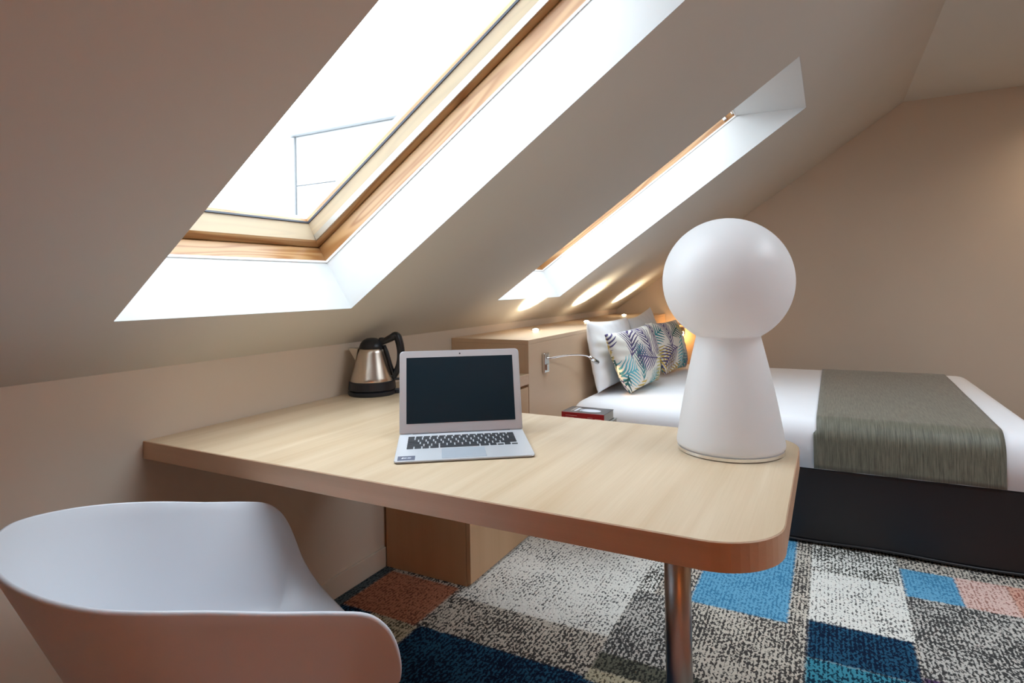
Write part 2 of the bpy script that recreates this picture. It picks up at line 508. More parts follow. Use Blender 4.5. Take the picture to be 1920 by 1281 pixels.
def skylight(n, y0, label):
    w = empty('window_%d' % n, sl(S0, y0), (0, -AL, 0))
    tag(w, label, kind='structure')
    # plaster reveals: bottom, two cheeks and the level head lining
    T = 0.012; top = S1 - S0
    link('reveal', box(-T, 0, 0, WIN_W, 0.001, WIN_O), REVEAL, w)
    ch = [(0, 0.001), (top - 0.002, 0.001), (WIN_L, WIN_O), (0, WIN_O)]
    link('reveal', prism([(a, c) for a, c in ch], -T, 0, axis='y'), REVEAL, w)
    link('reveal', prism([(a, c) for a, c in ch], WIN_W, WIN_W + T, axis='y'), REVEAL, w)
    link('reveal', prism([(top - 0.0014, 0.001), (top + T, 0.001), (WIN_L + T, WIN_O), (WIN_L, WIN_O)], -T, WIN_W + T, axis='y'), REVEAL, w)
    fr = [(-0.04, WIN_O), (0.003, WIN_O + 0.004), (0.003, 0.257), (-0.002, 0.262), (-0.002, 0.34), (-0.04, 0.34)]
    sa = [(0.002, 0.263), (0.022, 0.268), (0.027, 0.273), (0.055, 0.325), (0.055, 0.342), (0.002, 0.342)]
    bead = [(-0.01, WIN_O - 0.003), (0.004, WIN_O - 0.003), (0.004, WIN_O + 0.005), (-0.01, WIN_O + 0.005)]
    gk = [(0.054, 0.322), (0.058, 0.322), (0.058, 0.329), (0.054, 0.329)]
    cl = [(0.036, 0.343), (0.042, 0.343), (0.042, 0.352), (0.030, 0.378), (-0.06, 0.378), (-0.06, 0.343)]
    for k in range(4):
        pm = PINE_Y if k in (0, 2) else PINE_X
        link('frame_board', ring_side(fr, k), pm, w)
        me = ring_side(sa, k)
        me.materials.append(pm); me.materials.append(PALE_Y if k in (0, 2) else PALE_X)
        for p_ in me.polygons:      # the bevel towards the glass is painted paler, as if overexposed by the sky
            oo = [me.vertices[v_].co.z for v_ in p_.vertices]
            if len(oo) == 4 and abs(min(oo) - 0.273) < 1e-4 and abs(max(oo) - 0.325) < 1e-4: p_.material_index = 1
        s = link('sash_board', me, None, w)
        link('white_bead', ring_side(bead, k), WHITE_METAL, w)
        link('glazing_gasket', ring_side(gk, k), GASKET, s)
        link('outer_cladding', ring_side(cl, k), ALU_GREY, w)
    for k in (1, 3):
        rl = [(0.0265, 0.2695), (0.032, 0.2695), (0.036, 0.288), (0.0325, 0.288)]
        r = link('blind_guide_rail', ring_side(rl, k), ALU, w)
    link('pane', box(0.05, WIN_L - 0.05, 0.05, WIN_W - 0.05, 0.329, 0.335), GLASS, w)
    for yy in (0.003, WIN_W - 0.021):
        for xx in (WIN_L - 0.062, WIN_L - 0.012):
            link('blind_bracket', box(xx, xx + (0.018 if xx < WIN_L - 0.03 else 0.008), yy, yy + 0.018, 0.212, 0.245, 0.002), WHITE_METAL, w)
    return w


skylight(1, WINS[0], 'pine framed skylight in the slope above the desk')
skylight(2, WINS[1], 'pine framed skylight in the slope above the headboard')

w3 = tag(empty('window_3', (RLX0, RLY0, ZC)), 'unseen square white framed roof light, added in the flat ceiling for cool fill', kind='structure')
link('frame_board', box(RLX0 - 0.03, RLX1 + 0.03, RLY0 - 0.03, RLY0 + 0.03, ZC + 0.12, ZC + 0.18), WHITE_METAL, w3, world=True)
link('frame_board', box(RLX0 - 0.03, RLX1 + 0.03, RLY1 - 0.03, RLY1 + 0.03, ZC + 0.12, ZC + 0.18), WHITE_METAL, w3, world=True)
link('frame_board', box(RLX0 - 0.03, RLX0 + 0.03, RLY0 + 0.03, RLY1 - 0.03, ZC + 0.12, ZC + 0.18), WHITE_METAL, w3, world=True)
link('frame_board', box(RLX1 - 0.03, RLX1 + 0.03, RLY0 + 0.03, RLY1 - 0.03, ZC + 0.12, ZC + 0.18), WHITE_METAL, w3, world=True)
link('pane', box(RLX0 + 0.02, RLX1 - 0.02, RLY0 + 0.02, RLY1 - 0.02, ZC + 0.165, ZC + 0.172), GLASS_CLEAR, w3, world=True)

# neighbouring pale building seen through the first skylight
nb = empty('neighbour_building', (-4.3, 8, -6))
tag(nb, 'pale panel-clad building seen through the skylight over the desk', 'building')
CLAD = plain('zinc_cladding', (0.25, 0.255, 0.26), 0.6, var=0.02)
CLAD_D = plain('dark_zinc_coping', (0.21, 0.215, 0.22), 0.5, var=0.03)
link('body', box(-6.2, -2.4, 6.03, 10.0, -6, 3.72), CLAD, nb, world=True)
link('cladding_panel', box(-6.13, -2.4, 6.0, 6.03, 2.90, 3.70, 0.004), CLAD, nb, world=True)
link('cladding_panel', box(-6.13, -2.4, 6.0, 6.03, 1.10, 2.885, 0.004), CLAD, nb, world=True)
link('cladding_panel', box(-6.13, -2.4, 6.0, 6.03, -0.9, 1.085, 0.004), CLAD, nb, world=True)
link('corner_profile', box(-6.27, -6.15, 5.97, 6.10, -6, 3.70, 0.004), CLAD_D, nb, world=True)
link('coping', box(-6.34, -2.3, 5.90, 10.1, 3.72, 3.86, 0.006), CLAD_D, nb, world=True)

# ------------------------------------------------------------------ desk
XD, Y0, Y1, XE, YE, TH = 1.584, -0.1456, 0.5828, 0.4235, 1.359, 0.0485
desk = empty('desk', (0.8, 0.22, 0))
tag(desk, 'light oak desk on one round steel leg, fixed to the knee wall', 'desk')


def desk_outline(grow=0.0):
    p = [(0.001, Y0 - grow)]
    R = 0.115 + grow
    for k in range(13):
        a = math.radians(-90 + 90 * k / 12); p.append((XD + grow - R + R * math.cos(a), Y0 - grow + R + R * math.sin(a)))
    R = 0.10 + grow
    for k in range(13):
        a = math.radians(90 * k / 12); p.append((XD + grow - R + R * math.cos(a), Y1 + grow - R + R * math.sin(a)))
    r = 0.06 - grow
    for k in range(9):   # inner corner
        a = math.radians(270 - 90 * k / 8); p.append((XE + grow + r + r * math.cos(a), Y1 + grow + r + r * math.sin(a)))
    p += [(XE + grow, YE), (0.001, YE)]
    return p


link('desk_top', prism(desk_outline(), DZ - TH, DZ, 0.0008), OAK_Y, desk, world=True)
# edge band: thin strip wrapped round the free edges
bm = bmesh.new()
o_in, o_out = desk_outline(0.0002), desk_outline(0.0018)
lim = len(o_in) - 1
rr = []
for i in range(lim):
    a, c = o_in[i], o_out[i]
    rr.append([bm.verts.new((a[0], a[1], DZ - TH)), bm.verts.new((c[0], c[1], DZ - TH + 0.001)), bm.verts.new((c[0], c[1], DZ - 0.0018)), bm.verts.new((a[0], a[1], DZ - 0.0002))])
for a, c in zip(rr, rr[1:]):
    for q in range(4):
        bm.faces.new((a[q], a[(q + 1) % 4], c[(q + 1) % 4], c[q]))
link('edge_band', to_mesh(bm), OAK_X, desk, world=True)
LX, LY = 1.335, 0.285
lg = link('leg', lathe([(0.030, 0.012), (0.030, DZ - TH - 0.012)], 40), STEEL, desk, smooth=False)
lg.matrix_parent_inverse = Matrix.Translation((LX - 0.8, LY - 0.22, 0))
for p_ in lg.data.polygons: p_.use_smooth = len(p_.vertices) == 4
for nm, pr_ in (('foot_plate', [(0.075, 0.0), (0.075, 0.005), (0.06, 0.010), (0.034, 0.013), (0, 0.013)]), ('mounting_flange', [(0.034, DZ - TH - 0.014), (0.05, DZ - TH - 0.010), (0.055, DZ - TH - 0.002), (0.055, DZ - TH)])):
    q = link(nm, lathe(pr_, 40), STEEL, desk)
    q.matrix_parent_inverse = Matrix.Translation((LX - 0.8, LY - 0.22, 0))

# cabinet below the wall end of the desk
cab = empty('cabinet', (0.21, 1.09, 0))
tag(cab, 'low oak cabinet under the wall end of the desk', 'cabinet')
CY0, CY1, CX = 0.833, 1.359, 0.4235
link('body', box(0.013, CX - 0.02, CY0 + 0.001, CY1, 0.0, DZ - TH - 0.002, 0.001), OAK_Z, cab, world=True)
link('door', box(CX - 0.018, CX, CY0 + 0.001, CY1 - 0.002, 0.012, DZ - TH - 0.012, 0.0012), OAK_Z, cab, world=True)

# ------------------------------------------------------------------ headboard
HX, HY, HZ = 0.4249, 1.3606, 0.9047
hb = empty('headboard', (0.21, 2.67, 0))
tag(hb, 'boxed oak headboard ledge along the knee wall behind the bed', 'headboard')
link('end_panel', box(0.001, HX - 0.019, HY, HY + 0.019, 0, HZ - 0.02, 0.0008), OAK_HB, hb, world=True)
ym = 2.72
link('front_panel', box(HX - 0.019, HX, HY, ym - 0.001, 0, HZ - 0.02, 0.0008), OAK_HB, hb, world=True)
link('front_panel', box(HX - 0.019, HX, ym + 0.001, YG - 0.001, 0, HZ - 0.02, 0.0008), OAK_HB, hb, world=True)
link('ledge_top', box(0.001, HX + 0.0005, HY - 0.0005, YG - 0.001, HZ - 0.0195, HZ, 0.001), OAK_HB, hb, world=True)

# low oak panel on the gable wall, far side of the bed
tag(link('wall_panel', box(HX + 0.002, 1.0, YG - 0.022, YG - 0.001, 0.0, 0.81, 0.001), OAK_HB), 'low oak panel on the gable wall beside the headboard', 'panel')


def uplight(x, y, label):
    t = empty('recessed_uplight', (x, y, HZ))
    tag(t, label, 'light', 'uplights in the headboard ledge')
    link('trim_ring', lathe([(0.019, 0.0), (0.026, 0.0), (0.026, 0.002), (0.022, 0.004), (0.019, 0.003)], 32, cap=False), CHROME, t)
    link('lens', lathe([(0.0, 0.0015), (0.0185, 0.0015), (0.017, 0.006), (0.011, 0.010), (0, 0.012)], 24), LED, t, smooth=True)
    ld = bpy.data.lights.new('uplight_beam', 'SPOT')
    ld.energy = 20.0; ld.color = (1.0, 0.82, 0.56); ld.spot_size = math.radians(95); ld.spot_blend = 0.9; ld.shadow_soft_size = 0.012
    lo = bpy.data.objects.new('uplight_beam', ld); COL.objects.link(lo)
    lo.parent = t; lo.location = (0, 0, 0.020); lo.rotation_euler = (math.pi, math.radians(0), 0)


uplight(0.195, 1.919, 'lit uplight in the headboard ledge, first from the desk')
uplight(0.193, 2.725, 'lit uplight in the middle of the headboard ledge')
uplight(0.185, 3.594, 'lit uplight in the headboard ledge beside the gable wall')


# ------------------------------------------------------------------ bedside drawer and books
bx = empty('bedside_drawer', (0.63, 1.49, 0.32))
tag(bx, 'floating oak bedside drawer under the books', 'nightstand')
link('body', box(HX + 0.001, 0.84, 1.372, 1.60, 0.30, 0.43, 0.002), OAK_HB, bx, world=True)
link('drawer_front', box(0.8405, 0.856, 1.372, 1.60, 0.30, 0.43, 0.0015), OAK_HB, bx, world=True)


def paper():
    m, nt, b = mat('book_pages')
    tc = N(nt, 'ShaderNodeTexCoord')
    w = N(nt, 'ShaderNodeTexWave'); w.bands_direction = 'Z'; w.inputs['Scale'].default_value = 220
    nt.links.new(tc.outputs['Object'], w.inputs['Vector'])
    nt.links.new(mixc(nt, w.outputs[0], (0.55, 0.55, 0.50), (0.40, 0.41, 0.38)), b.inputs['Base Color'])
    b.inputs['Roughness'].default_value = 0.9
    return m


PAGES = paper()
RED = plain('red_cover_board', (0.42, 0.02, 0.025), 0.4, var=0.1, scale=30)
DARKC = plain('charcoal_cover_board', (0.10, 0.095, 0.10), 0.3, var=0.2, scale=25)
GREYC = plain('grey_cover_board', (0.30, 0.30, 0.28), 0.5)
COVW = plain('pale_cover_print', (0.72, 0.76, 0.85), 0.4)
COVB = plain('tan_cover_print', (0.42, 0.37, 0.33), 0.4)
PINKP = plain('pale_pink_spine_print', (0.75, 0.40, 0.38), 0.4)


def book(z, l, w, h, x0, y0, rot, spine, cover, label, prints=False):
    t = empty('book', (x0, y0, z), (0, 0, math.radians(rot)))
    tag(t, label, 'book', 'books stacked beside the bed')
    c = 0.002
    link('pages', box(c, l - c * 1.5, c, w - c, c, h - c), PAGES, t)
    link('cover', box(0, l, 0, w, h - c, h, 0.0006), cover, t)
    link('cover', box(0, l, 0, w, 0, c, 0.0006), cover, t)
    sp = link('spine', box(0, l, -c, 0.0005, 0, h, 0.0008), spine, t)
    if prints:
        f = t.children[1]
        bm = bmesh.new()
        vs = [bm.verts.new((l * 0.56 + 0.052 * math.cos(a), w * 0.46 + 0.030 * math.sin(a), h + 0.0003)) for a in [2 * math.pi * k / 28 for k in range(28)]]
        bm.faces.new(vs)
        link('cover_print', to_mesh(bm), COVW, f)
        for k, (a, wd) in enumerate(((0.030, 0.009), (0.046, 0.012), (0.062, 0.006), (0.075, 0.004))):
            link('cover_print', box(a, a + wd, 0.03, w - 0.02 - 0.01 * k, h, h + 0.0003), COVW if k % 2 else COVB, f)
        for k, (a0, a1, zz) in enumerate(((0.02, 0.075, 0.62), (0.02, 0.06, 0.40), (0.125, 0.15, 0.50), (0.16, 0.19, 0.42))):
            link('spine_print', box(a0, a1, -c - 0.0003, -c + 0.0002, h * zz, h * zz + 0.0018), PINKP, sp)
    return t


book(0.430, 0.225, 0.150, 0.055, 0.565, 1.388, 0, GREYC, GREYC, 'thick grey book at the bottom of the bedside stack')
book(0.485, 0.215, 0.140, 0.058, 0.575, 1.392, 0.8, GREYC, GREYC, 'grey book under the red-spined one beside the bed')
book(0.543, 0.203, 0.132, 0.040, 0.572, 1.393, -0.4, RED, DARKC, 'red-spined book with a pale oval on its dark cover, topmost beside the bed', True)

# ------------------------------------------------------------------ bed
BX0, BX1, BY0, BY1, BZB, BZT = 0.428, 2.435, 1.814, 3.575, 0.334, 0.547
bed = empty('bed', (1.43, 2.69, 0))
tag(bed, 'double bed with white linen on a black upholstered base', 'bed')
base_me = box(BX0, BX1 - 0.01, BY0 + 0.004, BY1, 0.012, BZB, 0.012, 3)
link('base', base_me, BASE_F, bed, world=True, smooth=False)
# piping along the foot of the near side
path = [(BX0 + 0.01 + (BX1 - BX0 - 0.03) * k / 40, BY0 + 0.001, 0.018 + 0.004 * math.sin(k * 0.5)) for k in range(41)]
link('piping', tube(path, 0.006, 8), BASE_F, bed, world=True, smooth=True)


def cloth_box(x0, x1, y0, y1, z0, z1, r, n=7):
    """mattress with generously rounded upper edges, flat underside"""
    bm = bmesh.new()
    box(x0, x1, y0, y1, z0, z1, bm=bm)
    ed = [e for e in bm.edges if not all(abs(v.co.z - z0) < 1e-6 for v in e.verts)]
    bmesh.ops.bevel(bm, geom=ed, offset=r, segments=n, affect='EDGES', profile=0.5, clamp_overlap=True)
    return to_mesh(bm)


MR = 0.085
link('mattress', cloth_box(BX0, BX1, BY0, BY1, BZB + 0.001, BZT, MR), SHEET, bed, world=True, smooth=True)

# runner draped across the foot
def runner():
    m, nt, b = mat('olive_slub_weave')
    tc = N(nt, 'ShaderNodeTexCoord')
    at = N(nt, 'ShaderNodeAttribute'); at.attribute_name = 'weave_uv'
    mp = N(nt, 'ShaderNodeMapping'); mp.inputs['Scale'].default_value = (190, 9, 1)
    nt.links.new(at.outputs['Vector'], mp.inputs['Vector'])
    n1 = N(nt, 'ShaderNodeTexNoise'); n1.inputs['Scale'].default_value = 1.0; n1.inputs['Detail'].default_value = 5; n1.inputs['Roughness'].default_value = 0.7
    nt.links.new(mp.outputs[0], n1.inputs['Vector'])
    r = N(nt, 'ShaderNodeValToRGB')
    r.color_ramp.elements[0].position = 0.34; r.color_ramp.elements[0].color = (0.066, 0.064, 0.043, 1)
    r.color_ramp.elements[1].position = 0.68; r.color_ramp.elements[1].color = (0.200, 0.195, 0.145, 1)
    nt.links.new(n1.outputs[0], r.inputs[0]); nt.links.new(r.outputs[0], b.inputs['Base Color'])
    b.inputs['Roughness'].default_value = 0.55; b.inputs['Sheen Weight'].default_value = 0.3
    bump(nt, b, n1.outputs[0], 0.25, 0.002)
    prof = []
    off = 0.006
    y0, y1, zt = BY0 - off, BY1 + off, BZT + off
    R_ = MR + off
    for k in range(6): prof.append((y0, 0.338 + (zt - R_ - 0.338) * k / 6))
    for k in range(11):
        a = math.radians(180 - 90 * k / 10); prof.append((y0 + R_ + R_ * math.cos(a), zt - R_ + R_ * math.sin(a)))
    for k in range(1, 14): prof.append((y0 + R_ + (y1 - y0 - 2 * R_) * k / 14, zt))
    for k in range(11):
        a = math.radians(90 - 90 * k / 10); prof.append((y1 - R_ + R_ * math.cos(a), zt - R_ + R_ * math.sin(a)))
    for k in range(1, 7): prof.append((y1, zt - R_ - (zt - R_ - 0.338) * k / 6))
    n = len(prof); NX = 24
    bm = bmesh.new(); lay = None; rows = []; uvs = []
    dist = 0
    for i, (y, z) in enumerate(prof):
        if i: dist += math.hypot(y - prof[i - 1][0], z - prof[i - 1][1])
        fr_ = (y - y0) / (y1 - y0)
        xa = 1.597 + 0.012 * fr_ - (0.012 if z < zt - 0.06 else 0.0) * (1 - fr_)
        xb = 2.249 + 0.045 * fr_
        row = []
        for k in range(NX + 1):
            t_ = k / NX
            row.append(bm.verts.new((xa + (xb - xa) * t_, y, z + 0.0008 * math.sin(t_ * 25 + i)))); uvs.append((xa + (xb - xa) * t_, dist, 0))
        rows.append(row)
    for a, c in zip(rows, rows[1:]):
        for k in range(NX):
            bm.faces.new((a[k], a[k + 1], c[k + 1], c[k]))
    me = bpy.data.meshes.new('runner'); bm.to_mesh(me); bm.free()
    at_ = me.attributes.new('weave_uv', 'FLOAT_VECTOR', 'POINT')
    at_.data.foreach_set('vector', [q for u in uvs for q in u])
    o = link('bed_runner', me, m, smooth=True)
    so = o.modifiers.new('thickness', 'SOLIDIFY'); so.thickness = 0.004; so.offset = 0
    return tag(o, 'olive green woven runner draped across the foot of the bed', 'bed runner')


runner()


# ------------------------------------------------------------------ pillows and cushions
def cushion_mesh(a, h, T, n, pinch=0.06, seed=0, sag=0.0, cols=None, taper=0.0):
    """half sizes a (local x) and h (local y), half thickness T (local z)"""
    rnd = np.random.default_rng(seed)
    u = np.linspace(-1, 1, n); U, V = np.meshgrid(u, u, indexing='ij')
    ph = rnd.uniform(0, 6.28, 8)
    px = a * U * (1 - pinch * (1 - V ** 2) * np.abs(U) ** 3)
    px = px * (1 + taper * V)
    px = px * (1 - 0.13 * (U * V) ** 2 * (V < 0) * (taper > 0))
    py = h * V * (1 - pinch * (1 - U ** 2) * np.abs(V) ** 3)
    f = np.clip((1 - np.abs(U) ** 2.6) * (1 - np.abs(V) ** 2.6), 0, 1) ** 0.52
    wr = 0.05 * np.sin(7 * U + ph[0] + 2 * V) * np.sin(5 * V + ph[1]) + 0.035 * np.sin(11 * (U + V) + ph[2]) * np.sin(9 * (U - V) + ph[3])
    edge = np.exp(-((1 - np.maximum(np.abs(U), np.abs(V))) / 0.22) ** 2)
    wr2 = 0.10 * edge * np.sin(19 * np.arctan2(V, U) + ph[4])
    zf = T * f * (1 + wr + wr2); zb = -T * f * (1 - wr)
    bend = sag * (U ** 2)
    verts, idx, vcol = [], {}, []
    def vid(i, j, s):
        k = (i, j, 0 if i in (0, n - 1) or j in (0, n - 1) else s)
        if k not in idx:
            idx[k] = len(verts)
            verts.append((px[i, j], py[i, j], (zf[i, j] if s == 1 else zb[i, j]) + bend[i, j]))
            if cols is not None: vcol.append(cols[s][i, j])
        return idx[k]
    faces = []
    for s in (1, -1):
        for i in range(n - 1):
            for j in range(n - 1):
                q = [vid(i, j, s), vid(i + 1, j, s), vid(i + 1, j + 1, s), vid(i, j + 1, s)]
                faces.append(q if s == 1 else q[::-1])
    me = bpy.data.meshes.new('cushion')
    me.from_pydata(verts, [], faces)
    if cols is not None:
        at = me.attributes.new('print', 'FLOAT_COLOR', 'POINT')
        at.data.foreach_set('color', np.concatenate([np.array(vcol), np.ones((len(vcol), 1))], 1).ravel())
    return me


def palm_print(a, h, n, seed):
    rnd = np.random.default_rng(seed)
    u = np.linspace(-1, 1, n); U, V = np.meshgrid(u, u, indexing='ij')
    x, y = U * a, V * h
    out = {}
    pal = [(0.085, 0.065, 0.18), (0.56, 0.37, 0.07), (0.02, 0.20, 0.23), (0.10, 0.08, 0.21), (0.12, 0.45, 0.54), (0.015, 0.10, 0.10),
           (0.58, 0.42, 0.10), (0.085, 0.065, 0.17), (0.03, 0.27, 0.30), (0.60, 0.54, 0.22), (0.11, 0.09, 0.22)]
    for s in (1, -1):
        c = np.empty(x.shape + (3,)); c[:] = (0.80, 0.78, 0.72)
        pts = []
        for gx in np.arange(-a, a + 0.01, 0.17):
            for gy in np.arange(-h, h + 0.01, 0.15):
                pts.append((gx + rnd.uniform(-.035, .035), gy + rnd.uniform(-.035, .035)))
        rnd.shuffle(pts)
        for k, (cx, cy) in enumerate(pts):
            col = np.array(pal[k % len(pal)]); th = rnd.uniform(0, 2 * math.pi)
            L = rnd.uniform(0.22, 0.30); w = rnd.uniform(0.075, 0.10); cv = rnd.uniform(-1.2, 1.2)
            dx, dy = x - cx, y - cy
            al = dx * math.cos(th) + dy * math.sin(th) + L / 2; ac = -dx * math.sin(th) + dy * math.cos(th)
            ac = ac - cv * ((al - L / 2) ** 2)
            ab = np.abs(ac)
            a0 = al - ab * 1.15                       # where the leaflet leaves the rib
            tt = np.clip(a0 / L, 0, 1)
            wd = w * np.sin(np.pi * np.clip(tt, 0, 1) ** 0.7) ** 0.7
            spc = 0.030
            ph = np.mod(a0 / spc + 0.25 * (ac > 0), 1.0)
            taper = np.clip(1 - ab / np.maximum(wd, 1e-4), 0, 1)
            leaf = (a0 > 0) & (a0 < L) & (ab < wd) & (np.abs(ph - 0.5) < 0.31 * taper ** 0.4)
            rib = (al > -0.01) & (al < L) & (ab < 0.0035)
            m_ = leaf | rib
            shade = 0.95 + 0.2 * np.sin(40 * al)[..., None]
            c[m_] = (col * shade)[m_]
        out[s] = c
    return out


m, nt, b = mat('palm_print_cotton'); PALM = m
at = N(nt, 'ShaderNodeAttribute'); at.attribute_name = 'print'
nt.links.new(at.outputs['Color'], b.inputs['Base Color']); b.inputs['Roughness'].default_value = 0.85


def place_cushion(name, me, m, centre, across, upv, label, cat, group):
    """across = direction of local x, upv = direction of local y"""
    X_ = Vector(across).normalized(); Y_ = Vector(upv); Y_ = (Y_ - X_ * Y_.dot(X_)).normalized(); Z_ = X_.cross(Y_)
    o = link(name, me, m, smooth=True)
    M = Matrix((X_, Y_, Z_)).transposed().to_4x4(); M.translation = Vector(centre)
    o.matrix_world = M
    return tag(o, label, cat, group)


pm = cushion_mesh(0.37, 0.198, 0.068, 44, 0.07, 3)
place_cushion('pillow', pm, PILLOW, (0.505, 2.35, 0.753), (0.0, 1, -0.02), (-0.16, -0.12, 1), 'plump white pillow leaning on the headboard behind the front palm cushion', 'pillow', 'white pillows')
pm2 = cushion_mesh(0.285, 0.190, 0.064, 44, 0.10, 8)
place_cushion('pillow', pm2, PILLOW, (0.508, 3.03, 0.772), (0.0, 1, 0.10), (-0.16, 0.0, 1), 'white pillow with its corner above the headboard edge, behind the other pillow', 'pillow', 'white pillows')
cn = 240
c1 = cushion_mesh(0.305, 0.175, 0.070, cn, 0.06, 5, taper=0.16, cols=palm_print(0.31, 0.185, cn, 11))
place_cushion('palm_cushion', c1, PALM, (0.662, 2.31, 0.730), (0.10, 1, 0.03), (-0.25, -0.06, 1), 'palm leaf cushion against the white pillow on the desk side', 'cushion', 'palm print cushions')
c2 = cushion_mesh(0.31, 0.175, 0.070, cn, 0.07, 15, taper=0.10, cols=palm_print(0.31, 0.185, cn, 29))
place_cushion('palm_cushion', c2, PALM, (0.680, 3.01, 0.730), (0.06, 1, -0.02), (-0.28, 0.0, 1), 'palm leaf cushion beside the gable wall, half behind its twin', 'cushion', 'palm print cushions')


# ------------------------------------------------------------------ reading lights
rl = empty('reading_light', (HX, 1.535, 0.78))
tag(rl, 'chrome gooseneck reading light on the headboard front beside the books', 'reading light', 'reading lights')
link('wall_plate', box(HX, HX + 0.014, 1.506, 1.562, 0.735, 0.828, 0.003), CHROME, rl, world=True)
link('rocker_switch', box(HX + 0.014, HX + 0.020, 1.52, 1.548, 0.745, 0.775, 0.002), CHROME, rl, world=True)
arm = catmull([(HX + 0.013, 1.534, 0.802), (0.455, 1.565, 0.802), (0.490, 1.66, 0.805), (0.520, 1.745, 0.800), (0.540, 1.80, 0.790), (0.549, 1.838, 0.774)], 6)
link('gooseneck', tube(arm, 0.0042, 10), CHROME, rl, world=True, smooth=True)
link('lamp_head', tube([(0.548, 1.832, 0.777), (0.550, 1.855, 0.768), (0.555, 1.925, 0.742)], [0.008, 0.012, 0.012], 16), CHROME, rl, world=True, smooth=True)
ld = bpy.data.lights.new('reading_beam', 'SPOT'); ld.energy = 1.6; ld.color = (1.0, 0.60, 0.26); ld.spot_size = math.radians(50); ld.spot_blend = 0.7; ld.shadow_soft_size = 0.006
lo = bpy.data.objects.new('reading_beam', ld); COL.objects.link(lo)
lo.location = (0.557, 1.945, 0.735)
lo.rotation_euler = (Vector((0.74, 2.12, 0.575)) - Vector(lo.location)).to_track_quat('-Z', 'Y').to_euler()
lo.parent = rl; lo.matrix_parent_inverse = Matrix.Translation(-rl.location)

r2 = empty('reading_light', (0.561, YG - 0.022, 0.755))
tag(r2, 'lit amber reading light on the low panel by the gable wall', 'reading light', 'reading lights')
link('wall_plate', box(0.535, 0.587, YG - 0.034, YG - 0.0225, 0.722, 0.79, 0.003), CHROME, r2, world=True)
hd = link('lamp_head', lathe([(0.012, 0), (0.014, 0.01), (0.014, 0.03), (0.0, 0.032)], 20), CHROME, r2, smooth=True)
hd.rotation_euler = (math.radians(115), 0, 0); hd.location = (0, -0.012, 0.0)
ln = link('lens', lathe([(0.0, 0.0325), (0.0125, 0.0325), (0.0105, 0.036), (0, 0.038)], 16), LED_ORANGE, r2)
ln.rotation_euler = (math.radians(115), 0, 0); ln.location = (0, -0.012, 0.0)
ld = bpy.data.lights.new('amber_glow', 'POINT'); ld.energy = 1.6; ld.color = (1.0, 0.55, 0.2); ld.shadow_soft_size = 0.015
lo = bpy.data.objects.new('amber_glow', ld); COL.objects.link(lo); lo.parent = r2; lo.location = (0, -0.075, -0.02)

# ------------------------------------------------------------------ table lamp
lampo = empty('table_lamp', (1.437, 0.413, DZ))
tag(lampo, 'white opal glass table lamp, round globe on a cone foot, on the desk corner', 'lamp')
RS, ZS = 0.1515, 0.407
prof = [(0.0, 0.0105), (0.119, 0.0105), (0.1235, 0.014), (0.1245, 0.020)]
zn = 0.272
for k in range(1, 13):
    t = k / 12
    prof.append((0.1245 + (0.0745 - 0.1245) * t + 0.003 * math.sin(math.pi * t), 0.02 + (zn - 0.02) * t))
a0 = math.asin((0.0775) / RS)
prof.append((0.0752, zn + 0.004))
for k in range(0, 33):
    a = a0 + (math.pi - a0) * k / 32
    prof.append((RS * math.sin(a) if k < 32 else 0.0, ZS - RS * math.cos(a)))
link('glass_shade', lathe(prof, 72, cap=False), OPAL, lampo, smooth=True)
link('base_ring', lathe([(0.0, 0.0), (0.118, 0.0), (0.1225, 0.002), (0.1225, 0.009), (0.118, 0.0104), (0.0, 0.0104)], 72), CHROME, lampo, smooth=False)

# ------------------------------------------------------------------ laptop
LA = math.atan2(0.573, 0.819)
lap = empty('laptop', (0.7705, -0.0355, DZ), (0, 0, LA))
tag(lap, 'open silver laptop with a dark blank screen on the desk', 'laptop')
LW, LD = 0.329, 0.227
SILVER = plain('silver_anodised_aluminium', (0.72, 0.74, 0.78), 0.38, 0.55, var=0.02)
KEYM = plain('black_key_plastic', (0.018, 0.020, 0.026), 0.5)
PADM = plain('trackpad_glass', (0.60, 0.66, 0.74), 0.25, 0.4)
BEZ = plain('silver_bezel', (0.62, 0.60, 0.62), 0.4, 0.4, var=0.02)
m, nt, b = mat('dark_display'); SCREEN = m
b.inputs['Base Color'].default_value = (0.012, 0.023, 0.032, 1); b.inputs['Roughness'].default_value = 0.12
STICK = plain('dark_grey_sticker', (0.10, 0.11, 0.16), 0.5)
PRINT = plain('white_print', (0.85, 0.87, 0.92), 0.5)


def wedge(y):  # deck height
    return 0.006 + 0.010 * y / LD


bm = bmesh.new()
ou = rrect(0, LW, 0, LD, 0.011, 5)
lo_v = [bm.verts.new((x * 0.985 + LW * 0.0075, y * 0.98 + 0.003, 0.0008)) for x, y in ou]
mi_v = [bm.verts.new((x, y, wedge(y) - 0.0022)) for x, y in ou]
hi_v = [bm.verts.new((LW / 2 + (x - LW / 2) * 0.994, LD / 2 + (y - LD / 2) * 0.992, wedge(y))) for x, y in ou]
n = len(ou)
bm.faces.new(lo_v[::-1]); bm.faces.new(hi_v)
for a, c in ((lo_v, mi_v), (mi_v, hi_v)):
    for i in range(n): bm.faces.new((a[i], a[(i + 1) % n], c[(i + 1) % n], c[i]))
lbase = link('base', to_mesh(bm), SILVER, lap)
TILT_D = Matrix.Rotation(math.atan2(0.010, LD), 4, 'X')


def deck(name, me, m, x, y, dz=0.0, parent=lbase):
    o = link(name, me, m, parent)
    o.matrix_local = Matrix.Translation((x, y, wedge(y) + dz)) @ TILT_D
    return o


